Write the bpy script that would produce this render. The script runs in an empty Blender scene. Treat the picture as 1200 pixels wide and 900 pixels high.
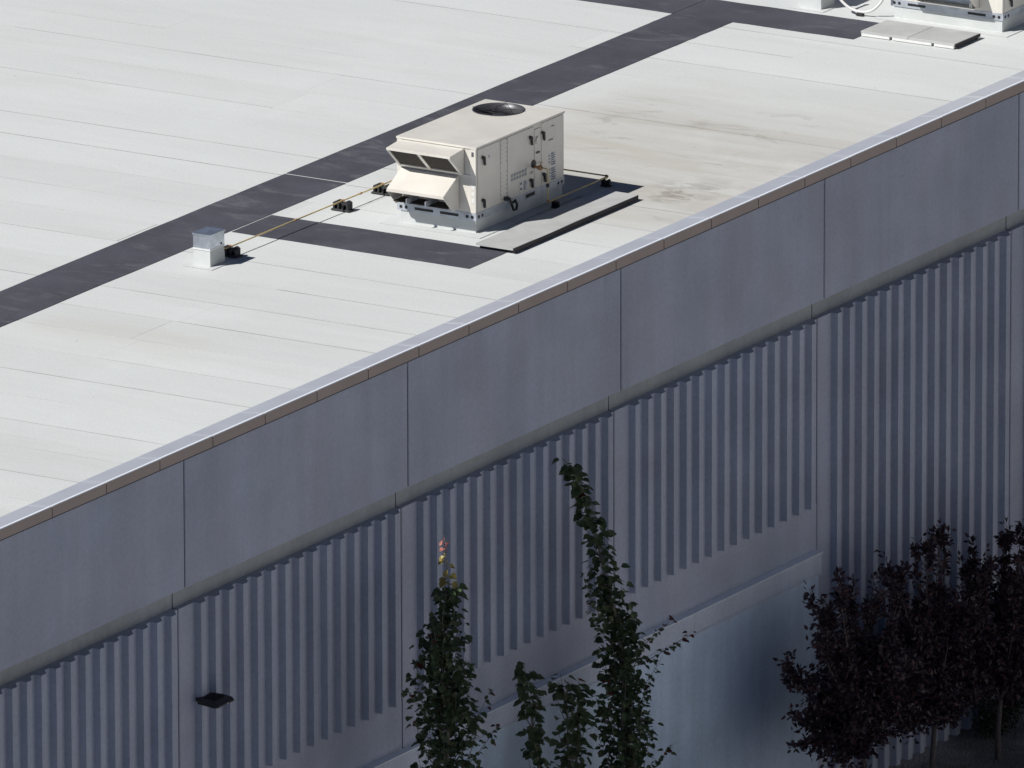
import bpy, math, random
from mathutils import Vector, Matrix
random.seed(7)
scene = bpy.context.scene
col = scene.collection
H = 9.85                     # roof level above the ground

# ------------------------------------------------------------------ camera
cam_data = bpy.data.cameras.new("camera")
cam = bpy.data.objects.new("camera", cam_data)
col.objects.link(cam)
yaw, pitch, roll = math.radians(58.879), math.radians(15.53), math.radians(-0.138)
fwd = Vector((math.sin(yaw)*math.cos(pitch), math.cos(yaw)*math.cos(pitch), -math.sin(pitch)))
rgt = Vector((math.cos(yaw), -math.sin(yaw), 0))
upv = rgt.cross(fwd)
r2 = rgt*math.cos(roll) + upv*math.sin(roll)
u2 = upv*math.cos(roll) - rgt*math.sin(roll)
m3 = Matrix((r2, u2, -fwd)).transposed()
cam.matrix_world = Matrix.Translation((-164.709, -104.807, 65.167)) @ m3.to_4x4()
cam_data.sensor_fit = 'HORIZONTAL'
cam_data.sensor_width = 36.0
cam_data.lens = 509.25
cam_data.clip_start = 1.0
cam_data.clip_end = 6000.0
scene.camera = cam

# ------------------------------------------------------------------ light
sun_travel = Vector((0.415, -0.268, -0.49)).normalized()
to_sun = -sun_travel
world = bpy.data.worlds.new("World")
scene.world = world
world.use_nodes = True
wn = world.node_tree
bg = wn.nodes["Background"]
sky = wn.nodes.new("ShaderNodeTexSky")
sky.sky_type = 'NISHITA'
sky.sun_disc = False
sky.sun_elevation = math.asin(to_sun.z)
sky.sun_rotation = math.atan2(to_sun.x, to_sun.y)
sky.altitude = 2000
sky.air_density = 0.5
sky.dust_density = 0.0
sky.ozone_density = 6.0
wn.links.new(sky.outputs[0], bg.inputs[0])
bg.inputs[1].default_value = 0.05
sd = bpy.data.lights.new("sun", 'SUN')
sd.energy = 5.0
sd.angle = math.radians(0.5)
sd.color = (1.0, 0.975, 0.935)
sun = bpy.data.objects.new("sun", sd)
col.objects.link(sun)
sun.location = (0, 30, 60)
sun.rotation_euler = sun_travel.to_track_quat('-Z', 'Y').to_euler()
scene.view_settings.view_transform = 'Standard'
scene.view_settings.look = 'None'
scene.view_settings.exposure = 0.0
scene.view_settings.gamma = 1.0
scene.render.engine = 'CYCLES'
scene.cycles.use_denoising = True
scene.cycles.max_bounces = 8
scene.cycles.diffuse_bounces = 5

# ------------------------------------------------------------------ materials
MATS = {}
class NT:
    """tiny node helper"""
    def __init__(s, name):
        s.m = bpy.data.materials.new(name); s.m.use_nodes = True
        s.t = s.m.node_tree; s.b = s.t.nodes["Principled BSDF"]
        MATS[name] = s.m
        s._pos = None
    def pos(s):
        if s._pos is None:
            s._pos = s.t.nodes.new("ShaderNodeNewGeometry").outputs["Position"]
        return s._pos
    def link(s, a, b): s.t.links.new(a, b)
    def mapping(s, scale, loc=(0, 0, 0), rot=(0, 0, 0)):
        n = s.t.nodes.new("ShaderNodeMapping")
        n.inputs["Scale"].default_value = scale
        n.inputs["Location"].default_value = loc
        n.inputs["Rotation"].default_value = rot
        s.link(s.pos(), n.inputs[0]); return n.outputs[0]
    def noise(s, scale=(1, 1, 1), detail=4, rough=.55, loc=(0, 0, 0), dist=0):
        n = s.t.nodes.new("ShaderNodeTexNoise")
        n.inputs["Scale"].default_value = 1.0
        n.inputs["Detail"].default_value = detail
        n.inputs["Roughness"].default_value = rough
        n.inputs["Distortion"].default_value = dist
        s.link(s.mapping(scale, loc), n.inputs["Vector"]); return n.outputs[0]
    def voro(s, scale=(1, 1, 1)):
        n = s.t.nodes.new("ShaderNodeTexVoronoi")
        n.inputs["Scale"].default_value = 1.0
        s.link(s.mapping(scale), n.inputs["Vector"]); return n.outputs["Distance"]
    def ramp(s, v, a, b, lo=0.0, hi=1.0):
        n = s.t.nodes.new("ShaderNodeMapRange")
        n.interpolation_type = 'SMOOTHSTEP'
        n.inputs[1].default_value = a; n.inputs[2].default_value = b
        n.inputs[3].default_value = lo; n.inputs[4].default_value = hi
        s.link(v, n.inputs[0]); return n.outputs[0]
    def math(s, op, a, b=None):
        n = s.t.nodes.new("ShaderNodeMath"); n.operation = op
        for i, v in enumerate((a, b)):
            if v is None: continue
            if isinstance(v, (int, float)): n.inputs[i].default_value = v
            else: s.link(v, n.inputs[i])
        return n.outputs[0]
    def mix(s, fac, a, b, blend='MIX'):
        n = s.t.nodes.new("ShaderNodeMix"); n.data_type = 'RGBA'; n.blend_type = blend
        if isinstance(fac, (int, float)): n.inputs[0].default_value = fac
        else: s.link(fac, n.inputs[0])
        for i, v in ((6, a), (7, b)):
            if isinstance(v, tuple): n.inputs[i].default_value = (*v[:3], 1)
            else: s.link(v, n.inputs[i])
        return n.outputs[2]
    def vscale(s, c, f):
        """colour times scalar"""
        n = s.t.nodes.new("ShaderNodeVectorMath"); n.operation = 'SCALE'
        if isinstance(c, tuple): n.inputs[0].default_value = c
        else: s.link(c, n.inputs[0])
        s.link(f, n.inputs["Scale"]); return n.outputs[0]
    def rand(s):
        return s.t.nodes.new("ShaderNodeObjectInfo").outputs["Random"]
    def bump(s, h, strength=.3, dist=.01):
        n = s.t.nodes.new("ShaderNodeBump")
        n.inputs["Strength"].default_value = strength
        n.inputs["Distance"].default_value = dist
        s.link(h, n.inputs["Height"]); s.link(n.outputs[0], s.b.inputs["Normal"])
    def done(s, color, rough=.7, metal=0.0, spec=.5):
        if isinstance(color, tuple): s.b.inputs["Base Color"].default_value = (*color[:3], 1)
        else: s.link(color, s.b.inputs["Base Color"])
        if isinstance(rough, (int, float)): s.b.inputs["Roughness"].default_value = rough
        else: s.link(rough, s.b.inputs["Roughness"])
        s.b.inputs["Metallic"].default_value = metal
        s.b.inputs["Specular IOR Level"].default_value = spec
        return s.m

def plain(name, c, rough=.6, metal=0., var=.1, scale=6., bump=0., spec=.5):
    n = NT(name)
    f = n.ramp(n.noise((scale,)*3, 4), .25, .75, 1-var, 1+var)
    cc = n.vscale(c, f)
    if bump: n.bump(n.noise((scale*8,)*3, 3), bump, .004)
    return n.done(cc, rough, metal, spec)

def make_concrete(name, base, pores=True, streak=.05, dirt=0.11):
    n = NT(name)
    big = n.ramp(n.noise((.55, .55, .7), 5, .6), .25, .75, 1-dirt, 1+dirt*.7)
    st = n.ramp(n.noise((2.2, 2.2, .18), 4, .6, (5, 0, 0)), .3, .7, 1-streak, 1+streak)
    fine = n.ramp(n.noise((16, 16, 16), 4, .65), .25, .75, .93, 1.07)
    panel = n.ramp(n.rand(), 0, 1, .96, 1.035)
    f = n.math('MULTIPLY', n.math('MULTIPLY', big, st), n.math('MULTIPLY', fine, panel))
    c = n.vscale(base, f)
    tint = n.ramp(n.noise((.8, .8, .5), 3, .5, (9, 3, 1)), .35, .7, 0, .35)
    c = n.mix(tint, c, n.vscale((base[0]*.92, base[1]*.97, base[2]*1.06), f))
    if pores:
        v = n.voro((7.5, 7.5, 7.5))
        gate = n.ramp(n.noise((.9, .9, .9), 2, .5, (2, 7, 3)), .45, .62)
        p = n.math('MULTIPLY', n.ramp(v, .05, .13, 1, 0), gate)
        c = n.mix(n.math('MULTIPLY', p, .55), c, (base[0]*.45, base[1]*.45, base[2]*.5))
        smear = n.ramp(n.noise((1.5, 1.5, 1.0), 6, .7, (1, 1, 4), .6), .58, .78, 0, .28)
        c = n.mix(smear, c, (base[0]*.6, base[1]*.6, base[2]*.65))
    n.bump(n.noise((22, 22, 22), 5, .7), .25, .006)
    return n.done(c, .9, 0, .25)

make_concrete("precast_concrete", (.42, .445, .525))
make_concrete("fluted_concrete", (.41, .435, .515), True, .05, .1)
make_concrete("band_concrete_shade", (.35, .365, .37), False)  # darker, greyer copy of the wall concrete, standing for shade under the overhang
make_concrete("cap_concrete", (.55, .59, .68), False, .05, .08)
make_concrete("painted_block", (.58, .69, .84), False, .09, .12)

def make_membrane():
    n = NT("roof_membrane")
    base = (.595, .615, .61)
    piece = n.ramp(n.rand(), 0, 1, .97, 1.025)
    big = n.ramp(n.noise((.35, .12, 1), 5, .6), .25, .75, .955, 1.04)
    gran = n.ramp(n.noise((26, 26, 26), 3, .7), .2, .8, .93, 1.07)
    f = n.math('MULTIPLY', n.math('MULTIPLY', piece, big), gran)
    c = n.vscale(base, f)
    # dust washed along the rolls, thickest between the big unit and the roof edge
    sep = n.t.nodes.new("ShaderNodeSeparateXYZ"); n.link(n.pos(), sep.inputs[0])
    wob = n.noise((.5, .22, 1), 4, .6, (3, 8, 0))
    xx = n.math('ADD', sep.outputs[0], n.math('MULTIPLY', n.math('SUBTRACT', wob, .5), 3.0))
    gx = n.math('MULTIPLY', n.ramp(xx, 12.8, 15.6), n.ramp(xx, 18.8, 23.5, 1, 0))
    gy = n.ramp(sep.outputs[1], 4.6, 6.4, 1, 0)
    area = n.math('MULTIPLY', gx, gy)
    streaks = n.ramp(n.noise((1.5, .22, 1), 6, .65, (1, 0, 0), .4), .28, .72, .30, .72)
    c = n.mix(n.math('MULTIPLY', area, streaks), c, (.41, .375, .325))
    blot = n.ramp(n.noise((1.9, .8, 1), 5, .7, (4, 2, 0), .8), .56, .72, 0, .55)
    c = n.mix(n.math('MULTIPLY', area, blot), c, (.29, .268, .24))
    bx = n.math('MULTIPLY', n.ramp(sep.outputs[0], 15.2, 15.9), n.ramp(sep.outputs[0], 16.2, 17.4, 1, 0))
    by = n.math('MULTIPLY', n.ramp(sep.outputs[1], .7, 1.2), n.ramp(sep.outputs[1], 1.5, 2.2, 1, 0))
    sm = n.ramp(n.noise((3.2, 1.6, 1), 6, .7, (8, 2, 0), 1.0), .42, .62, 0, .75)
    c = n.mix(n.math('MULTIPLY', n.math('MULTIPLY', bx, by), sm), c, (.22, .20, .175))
    # a second faint rusty wash by the low left edge, and thin dirt everywhere
    x3 = n.math('MULTIPLY', n.ramp(xx, 3.8, 4.8), n.ramp(xx, 5.4, 6.3, 1, 0))
    y3 = n.math('MULTIPLY', n.ramp(sep.outputs[1], 2.2, 3.6), n.ramp(sep.outputs[1], 5.4, 6.2, 1, 0))
    c = n.mix(n.math('MULTIPLY', n.math('MULTIPLY', x3, y3), .24), c, (.52, .47, .41))
    thin = n.ramp(n.noise((.9, .16, 1), 6, .65, (7, 1, 0), .3), .52, .74, 0, .22)
    c = n.mix(thin, c, (.46, .46, .44))
    fan = n.ramp(n.noise((.25, .45, 1), 5, .6, (17, 5, 0), .5), .55, .7, 0, .18)
    c = n.mix(fan, c, (.68, .70, .70))
    v = n.voro((1.1, 1.1, 1.1))
    c = n.mix(n.ramp(v, .012, .026, .55, 0), c, (.18, .16, .14))
    hgt = n.math('ADD', n.math('MULTIPLY', n.noise((45, 45, 45), 3, .7), .12), n.noise((1.7, .45, 1), 4, .55, (2, 6, 0), .5))
    n.bump(hgt, .35, .03)
    return n.done(c, .9, 0, .2)
make_membrane()

def make_walk():
    n = NT("walkway_membrane")
    piece = n.ramp(n.rand(), 0, 1, .92, 1.06)
    big = n.ramp(n.noise((1.2, 1.2, 1), 5, .65), .25, .75, .86, 1.16)
    gran = n.ramp(n.noise((34, 34, 34), 3, .7), .2, .8, .8, 1.2)
    c = n.vscale((.066, .068, .084), n.math('MULTIPLY', n.math('MULTIPLY', piece, big), gran))
    scuff = n.ramp(n.noise((2.2, .8, 1), 6, .7, (3, 3, 0), .8), .50, .78, 0, .55)
    c = n.mix(scuff, c, (.19, .19, .20))
    n.bump(n.noise((60, 60, 60), 3, .7), .4, .003)
    return n.done(c, .9, 0, .25)
make_walk()

plain("seam_bitumen", (.20, .195, .19), .8, var=.6, scale=1.1)
plain("deck", (.3, .3, .3), .9)
plain("coping_top", (.47, .49, .545), .42, .15, .05, 1.2)
plain("coping_fascia", (.36, .29, .26), .5, 0, .06, 1.5)
plain("coping_edge", (.56, .58, .63), .35, .2, .04, 1)
plain("cap_highlight", (.78, .82, .88), .5, 0, .05, 2)  # white puts edge highlight and sky reflection into the cap colour
plain("sealant", (.045, .043, .055), .8)
plain("beige_paint", (.69, .66, .60), .33, 0, .06, 2.1, 0, .7)
plain("beige_panel", (.70, .67, .61), .26, 0, .06, 2.3, 0, .9)
plain("galvanised", (.58, .62, .68), .32, .85, .14, 9)
plain("galvanised_dull", (.50, .53, .58), .5, .45, .16, 6)
plain("curb_membrane", (.56, .58, .57), .85, 0, .06, 3)
plain("filter_mesh", (.05, .043, .036), .9, 0, .25, 30)
plain("black_plastic", (.018, .018, .02), .5, 0, .15, 8)
plain("dark_metal", (.05, .05, .055), .45, .3, .15, 8)
plain("rubber", (.028, .027, .03), .8, 0, .25, 12, .2)
plain("gas_yellow", (.62, .48, .23), .5, 0, .15, 5)
plain("gas_rust", (.40, .23, .10), .7, 0, .25, 12)
plain("fan_steel", (.10, .10, .11), .4, .3, .1, 5)
plain("coil_dark", (.03, .03, .036), .6, 0, .3, 20)
plain("label_white", (.72, .72, .70), .5, 0, .04, 9)
plain("label_print", (.10, .10, .11), .6, 0, .1, 9)
plain("board_top", (.43, .435, .43), .8, 0, .09, 2.2, .15)
plain("board_dark", (.04, .035, .038), .8, 0, .2, 3)
plain("hose_white", (.72, .71, .69), .5, 0, .04, 3)
plain("trunk_pale", (.16, .15, .125), .9, 0, .2, 14, .4)
plain("trunk_plum", (.10, .082, .078), .9, 0, .2, 14, .4)
plain("soil", (.09, .075, .06), .95, 0, .2, 3)
plain("lens_glass", (.5, .5, .48), .2)

def leaf_mat(name, c, var=.35, rough=.45, trans=.0):
    n = NT(name)
    f = n.ramp(n.noise((3, 3, 3), 3, .6), .3, .7, 1-var, 1+var)
    f2 = n.ramp(n.noise((14, 14, 14), 2, .6), .3, .7, .7, 1.3)
    n.done(n.vscale(c, n.math('MULTIPLY', f, f2)), rough, 0, .35)
    if trans:
        tb = n.t.nodes.new("ShaderNodeBsdfTranslucent")
        tb.inputs[0].default_value = (*[min(1, x*1.6) for x in c], 1)
        ms = n.t.nodes.new("ShaderNodeMixShader"); ms.inputs[0].default_value = trans
        n.link(n.b.outputs[0], ms.inputs[1]); n.link(tb.outputs[0], ms.inputs[2])
        n.link(ms.outputs[0], n.t.nodes["Material Output"].inputs[0])
    return n.m
leaf_mat("leaf_green", (.066, .096, .046), .35, .5, .25)
leaf_mat("leaf_olive", (.12, .14, .07), .3, .5, .25)
leaf_mat("leaf_red", (.10, .028, .022), .3, .5, .25)
leaf_mat("leaf_yellow", (.42, .36, .13), .2, .5, .3)
leaf_mat("leaf_pink", (.50, .22, .18), .2, .5, .3)
leaf_mat("leaf_plum", (.038, .023, .032), .4, .5, .1)
leaf_mat("leaf_maroon", (.085, .036, .042), .3, .4, .2)
leaf_mat("leaf_hedge", (.016, .024, .013), .4, .6, .1)

def make_ground():
    n = NT("gravel_ground")
    v = n.voro((22, 22, 22))
    c = n.mix(n.ramp(n.noise((30, 30, 30), 3, .8), .35, .65), (.10, .095, .095), (.30, .29, .29))
    c = n.mix(n.ramp(v, .0, .4, .0, .5), c, (.40, .39, .39))
    patch = n.ramp(n.noise((.5, .5, .5), 4, .6), .42, .58)
    c = n.mix(n.math('MULTIPLY', patch, .6), c, (.075, .065, .055))
    n.bump(v, .8, .03)
    n.done(c, .95, 0, .2)
    n = NT("pavement_concrete")
    f = n.math('MULTIPLY', n.ramp(n.noise((.3, .3, .3), 5, .6), .25, .75, .9, 1.08), n.ramp(n.noise((12, 12, 12), 3, .6), .25, .75, .94, 1.06))
    n.done(n.vscale((.43, .42, .40), f), .9, 0, .3)
    n = NT("yard_concrete")
    f = n.math('MULTIPLY', n.ramp(n.noise((.3, .3, .3), 5, .6), .25, .75, .85, 1.12), n.ramp(n.noise((40, 40, 40), 3, .6), .25, .75, .85, 1.15))
    n.done(n.vscale((.32, .32, .33), f), .9, 0, .3)
    n = NT("bounce_slope")
    f = n.math('MULTIPLY', n.ramp(n.noise((.05, .05, .05), 5, .6), .25, .75, .85, 1.12), n.ramp(n.noise((1.2, 1.2, 1.2), 4, .6), .25, .75, .85, 1.15))
    n.done(n.vscale((.40, .40, .395), f), .95, 0, .2)
make_ground()

# ------------------------------------------------------------------ mesh helpers
def tag(o, label=None, cat=None, group=None, kind=None):
    if label: o["label"] = label
    if cat: o["category"] = cat
    if group: o["group"] = group
    if kind: o["kind"] = kind
    return o
def thing(name, loc, label, cat, group=None):
    o = bpy.data.objects.new(name, None)
    o.empty_display_size = .2
    col.objects.link(o); o.location = loc
    return tag(o, label, cat, group)

class MB:
    def __init__(s): s.v = []; s.f = []; s.mi = []
    def add(s, vs, fs, m=0):
        b = len(s.v); s.v += [tuple(p) for p in vs]
        s.f += [tuple(b+i for i in f) for f in fs]; s.mi += [m]*len(fs); return s
    def box(s, x0, x1, y0, y1, z0, z1, m=0):
        vs = [(x, y, z) for z in (z0, z1) for y in (y0, y1) for x in (x0, x1)]
        return s.add(vs, [(0, 2, 3, 1), (4, 5, 7, 6), (0, 1, 5, 4), (2, 6, 7, 3), (0, 4, 6, 2), (1, 3, 7, 5)], m)
    def bevbox(s, x0, x1, y0, y1, z0, z1, b=.01, m=0):
        """box with chamfered vertical and top edges"""
        def ring(z, i):
            return [(x0+i+b, y0+i, z), (x1-i-b, y0+i, z), (x1-i, y0+i+b, z), (x1-i, y1-i-b, z), (x1-i-b, y1-i, z), (x0+i+b, y1-i, z), (x0+i, y1-i-b, z), (x0+i, y0+i+b, z)]
        vs = ring(z0, 0)+ring(z1-b, 0)+ring(z1, b)
        fs = [tuple(range(7, -1, -1)), tuple(range(16, 24))]
        for k in (0, 8):
            for i in range(8):
                j = (i+1) % 8; fs.append((k+i, k+j, k+8+j, k+8+i))
        return s.add(vs, fs, m)
    def prism(s, poly, axis, a, b, m=0):
        """poly of 2-D points extruded along axis 0/1/2 from a to b"""
        def P(p, t):
            return ((t, p[0], p[1]), (p[0], t, p[1]), (p[0], p[1], t))[axis]
        n = len(poly)
        vs = [P(p, a) for p in poly]+[P(p, b) for p in poly]
        fs = [tuple(range(n-1, -1, -1)), tuple(range(n, 2*n))]
        fs += [(i, (i+1) % n, n+(i+1) % n, n+i) for i in range(n)]
        return s.add(vs, fs, m)
    def tube(s, pts, rad, seg=8, m=0, cap=True):
        pts = [Vector(p) for p in pts]
        if isinstance(rad, (int, float)): rad = [rad]*len(pts)
        rings = []; ref = None
        for i, p in enumerate(pts):
            t = (pts[min(i+1, len(pts)-1)]-pts[max(i-1, 0)]).normalized()
            if ref is None:
                ref = Vector((0, 0, 1)) if abs(t.z) < .9 else Vector((1, 0, 0))
            a = (ref - t*ref.dot(t)).normalized(); ref = a
            b = t.cross(a)
            rings.append([p+(a*math.cos(2*math.pi*k/seg)+b*math.sin(2*math.pi*k/seg))*rad[i] for k in range(seg)])
        vs = [q for r in rings for q in r]; fs = []
        for i in range(len(pts)-1):
            for k in range(seg):
                l = (k+1) % seg
                fs.append((i*seg+k, i*seg+l, (i+1)*seg+l, (i+1)*seg+k))
        if cap:
            fs.append(tuple(range(seg-1, -1, -1))); n0 = (len(pts)-1)*seg
            fs.append(tuple(range(n0, n0+seg)))
        return s.add(vs, fs, m)
    def disc_ring(s, c, r0, r1, z0, z1, seg=32, m=0):
        """annulus with thickness about vertical axis"""
        vs = []
        for (r, z) in ((r0, z0), (r1, z0), (r1, z1), (r0, z1)):
            vs += [(c[0]+r*math.cos(2*math.pi*k/seg), c[1]+r*math.sin(2*math.pi*k/seg), z) for k in range(seg)]
        fs = []
        for a in range(4):
            b = (a+1) % 4
            for k in range(seg):
                l = (k+1) % seg
                fs.append((a*seg+k, a*seg+l, b*seg+l, b*seg+k))
        return s.add(vs, fs, m)
    def cyl(s, c, r, z0, z1, seg=24, m=0):
        return s.tube([(c[0], c[1], z0), (c[0], c[1], z1)], r, seg, m)
    def build(s, name, mats, parent=None, smooth=False, kind=None, label=None):
        me = bpy.data.meshes.new(name)
        off = Vector((0, 0, 0)); q = parent
        while q is not None:
            off += q.location; q = q.parent
        me.from_pydata([(x-off.x, y-off.y, z-off.z) for x, y, z in s.v], [], s.f)
        if isinstance(mats, str): mats = [mats]
        for mn in mats: me.materials.append(MATS[mn])
        if len(mats) > 1: me.polygons.foreach_set("material_index", s.mi)
        if smooth: me.polygons.foreach_set("use_smooth", [True]*len(me.polygons))
        me.update()
        o = bpy.data.objects.new(name, me); col.objects.link(o)
        if parent is not None: o.parent = parent
        if kind: o["kind"] = kind
        if label: o["label"] = label
        return o

def recalc(o):
    import bmesh
    bm = bmesh.new(); bm.from_mesh(o.data)
    bmesh.ops.recalc_face_normals(bm, faces=bm.faces); bm.to_mesh(o.data); bm.free()
    return o

# ------------------------------------------------------------------ ground
g = MB()
N = 40
xs = [-3000, -800, -200, -60]+[-20+i*1.5 for i in range(48)]+[110, 300, 900, 3000]
ys = [-3000, -800, -200, -60, -20, -9.0]+[-5.0+i*.4 for i in range(20)]+[20, 60, 200, 800, 3000]
def gz(x, y):
    if -6 < y < .6 and x > 18:
        k = min(1, max(0, (x-21.2)/1.5))*min(1, max(0, (-.25-y)/.6))
        return .10*k + .03*math.sin(x*2.3)*math.sin(y*3.1)*(1 if -4.5 < y < -.3 else 0)
    return 0.0
vs = [(x, y, gz(x, y)) for y in ys for x in xs]
nx = len(xs)
g.add(vs, [(j*nx+i, j*nx+i+1, (j+1)*nx+i+1, (j+1)*nx+i) for j in range(len(ys)-1) for i in range(nx-1)])
tag(g.build("ground", "gravel_ground", smooth=True), kind="structure")
tag(MB().box(-400, 400, -300, -6.0, .004, .05).build("yard", "yard_concrete"), kind="structure")
# unseen pale slope added beyond the yard to bounce sunlight onto the shaded wall
hl_ = MB()
hx = [-60+20*i for i in range(20)]; hy = [-28-6*i for i in range(26)]
def hz_(x, y):
    up = max(0.0, -28-y)
    k = min(1.0, max(0.0, (x+50)/50.0)); k = k*k*(3-2*k)
    return .02+k*(up*.8+1.5*math.sin(x*.07)*min(1, up/20)+1.2*math.sin(x*.031+y*.05)*min(1, up/20)) if up < 80 else .02+k*(80*.8+(up-80)*.1+1.5*math.sin(x*.07)+1.2*math.sin(x*.031+y*.05))
hl_.add([(x, y, hz_(x, y)) for y in hy for x in hx], [(j*20+i, (j+1)*20+i, (j+1)*20+i+1, j*20+i+1) for j in range(25) for i in range(19)])
tag(hl_.build("bounce_hillside", "bounce_slope", smooth=True), kind="structure")
tag(MB().bevbox(-400, 400, -5.98, -5.8, .0, .16, .02).build("kerb", "pavement_concrete"), kind="structure")

# ------------------------------------------------------------------ the building
bld = thing("warehouse", (0, 0, 0), "long flat-roofed warehouse with grey fluted concrete wall and pale roof", "building")
P = 6.0
GAP = .015
BAYS = range(-3, 7)
XA, XB = P*BAYS[0], P*(BAYS[-1]+1)
YB = 26.0
Z_UP0, Z_UP1 = H-1.878, H+.02
Z_LEDGE = H-2.212
Z_FL0 = H-5.105
YR, YF, YRIB = .219, .122, .012

core = MB()
core.box(XA+.05, XB-.05, .42, YB, .0, H-.06)
core.box(XA+.05, XB-.05, .245, .43, .0, H-.10)          # dark backing seen only through the open joints
core.build("core_wall", "sealant", bld)
rib = random.Random(4)
for k in BAYS:
    x0, x1 = k*P+GAP, (k+1)*P-GAP
    # smooth spandrel panel with small chamfers
    b = .012
    poly = [(x0, .24), (x0, b), (x0+b, 0), (x1-b, 0), (x1, b), (x1, .24)]
    recalc(MB().prism(poly, 2, Z_UP0, Z_UP1).build("spandrel_panel", "precast_concrete", bld))
    MB().box(x0, x1, YR, .242, Z_LEDGE-.02, Z_UP0-.003).build("recessed_band", "band_concrete_shade", bld)
    # fluted panel: square-ish ribs standing proud of the panel face
    prof = [(x0, YF+.012), (x0+.012, YF)]
    for i in range(15):
        xl = k*P+.430+.373*i
        # square left cheek, long slanted right cheek
        dj = rib.uniform(-.004, .004)
        prof += [(xl-.006+dj, YF), (xl+dj, YRIB), (xl+.125+dj, YRIB), (xl+.258+dj, YF)]
    prof += [(x1, YF+.006)]
    zb = .0-.2 if k >= 3 else Z_FL0
    fm = MB()
    n = len(prof)
    vs = [(x, y, zb) for x, y in prof]+[(x, y, Z_LEDGE) for x, y in prof]
    vs += [(x, .235, zb) for x, y in prof]+[(x, .235, Z_LEDGE) for x, y in prof]
    fs = []
    for i in range(n-1):
        fs += [(i, i+1, n+i+1, n+i), (n+i, n+i+1, 3*n+i+1, 3*n+i), (2*n+i+1, 2*n+i, 3*n+i, 3*n+i+1), (2*n+i, 2*n+i+1, i+1, i)]
    fs += [(0, n, 3*n, 2*n), (n-1, 2*n-1, 4*n-1, 3*n-1)]
    fm.add(vs, fs)
    if k < 3:
        fm.box(x0, x1, YF, .235, -.2, Z_FL0)
    recalc(fm.build("fluted_panel", "fluted_concrete", bld))
js = MB()
js.box(XA+.05, XB-.05, YF+.012, .2345, 0, Z_LEDGE-.004)
js.box(XA+.05, XB-.05, .014, .2395, Z_UP0+.004, H-.1)
js.build("joint_sealant", "sealant", bld)

# coping: metal cap pieces, brown fascia below a folded edge whitened for its highlight
CP = 1.3865
kc = 0
x = -.684 - CP*13
while x < XB:
    xa, xb = max(x+.008, XA), min(x+CP-.008, XB)
    if xb > xa+.2:
        tilt = random.uniform(-.002, .002)
        # cap in section (y, z): outer edge, gentle fall to the roof
        zc = H+.172+tilt
        poly = [(-.034, zc), (.36, zc-.035), (.36, zc-.16), (.348, zc-.16), (.348, zc-.045), (-.02, zc-.012)]
        o = recalc(MB().prism(poly, 0, xa, xb).build("coping", "coping_top", bld))
        recalc(MB().prism([(-.0385, zc-.006), (-.032, zc+.005), (.006, zc+.002), (.006, zc-.008)], 0, xa, xb).build("fold_highlight", "cap_highlight", o))
        recalc(MB().prism([(.008, zc+.000), (.355, zc-.031), (.355, zc-.034), (.008, zc-.003)], 0, xa-.05, xa+.045).build("splice_plate", "coping_edge", o))
        MB().box(xa+.002, xb-.002, -.034, -.016, H+.012, zc-.006).build("fascia", "coping_fascia", o)
    x += CP
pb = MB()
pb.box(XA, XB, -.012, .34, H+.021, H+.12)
pb.box(XA, XB, -.016, -.002, H-.012, H+.0205)  # dark strip standing for the shadow line under the fascia
pb.build("blocking_shadow_strip", "sealant", bld)

# roof: deck, bitumen underlay showing in the laps, one object per roll of membrane
deck = MB().box(XA+.05, XB-.05, .30, YB, H-.055, H-.0052).build("roof", "seam_bitumen", bld)
PITCH = 1.125
rs = random.Random(11)
k0 = -20
ROLLS = []
for k in range(-20, 26):
    xr0 = 15.13+PITCH*(k-6)
    xr1 = xr0+PITCH
    if xr1 < -9 or xr0 > 36: continue
    ya = .34
    first = True
    while ya < 21.9:
        yb = min(22.0, ya+(rs.uniform(2.5, 9.5) if first else rs.uniform(8.5, 10.5)))
        if 22.0-yb < 1.2: yb = 22.0
        first = False
        ga, gb = (rs.choice((.004, .008, .012, .017)) if xr0 < 15.3 else rs.choice((.002, .002, .004, .006, .015))), .002
        gy = rs.choice((.001, .002, .002, .005, .012))
        zt = H-.0030+rs.uniform(0, .0008)
        m = MB()
        nseg = 6
        # slightly wavy edges, laps lie 1 to 6 mm proud
        L = [(xr0+ga+rs.uniform(-.003, .003), ya+(yb-ya-gy)*i/nseg) for i in range(nseg+1)]
        Rr = [(xr1-gb+rs.uniform(-.003, .001), y) for _, y in L]
        vs = [(a, y, zt) for a, y in L]+[(a, y, H-.0036) for a, y in Rr]
        vs += [(a, y, H-.014) for a, y, in L]+[(a, y, H-.014) for a, y in Rr]
        n = nseg+1
        fs = []
        for i in range(nseg):
            fs += [(i, n+i, n+i+1, i+1), (i, i+1, 2*n+i+1, 2*n+i), (n+i+1, n+i, 3*n+i, 3*n+i+1)]
        fs += [(0, 2*n, 3*n, n), (n-1, 2*n-1, 4*n-1, 3*n-1)]
        m.add(vs, fs)
        recalc(m.build("membrane_roll", "roof_membrane", deck))
        ya = yb
MB().box(36.0, XB-.06, .34, YB, H-.013, H-.002).build("membrane_field", "roof_membrane", deck)
MB().box(XA+.06, 36, 22.0, YB, H-.013, H-.002).build("membrane_field", "roof_membrane", deck)
MB().box(XA+.06, -9.2, .34, 22.0, H-.013, H-.002).build("membrane_field", "roof_membrane", deck)

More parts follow.
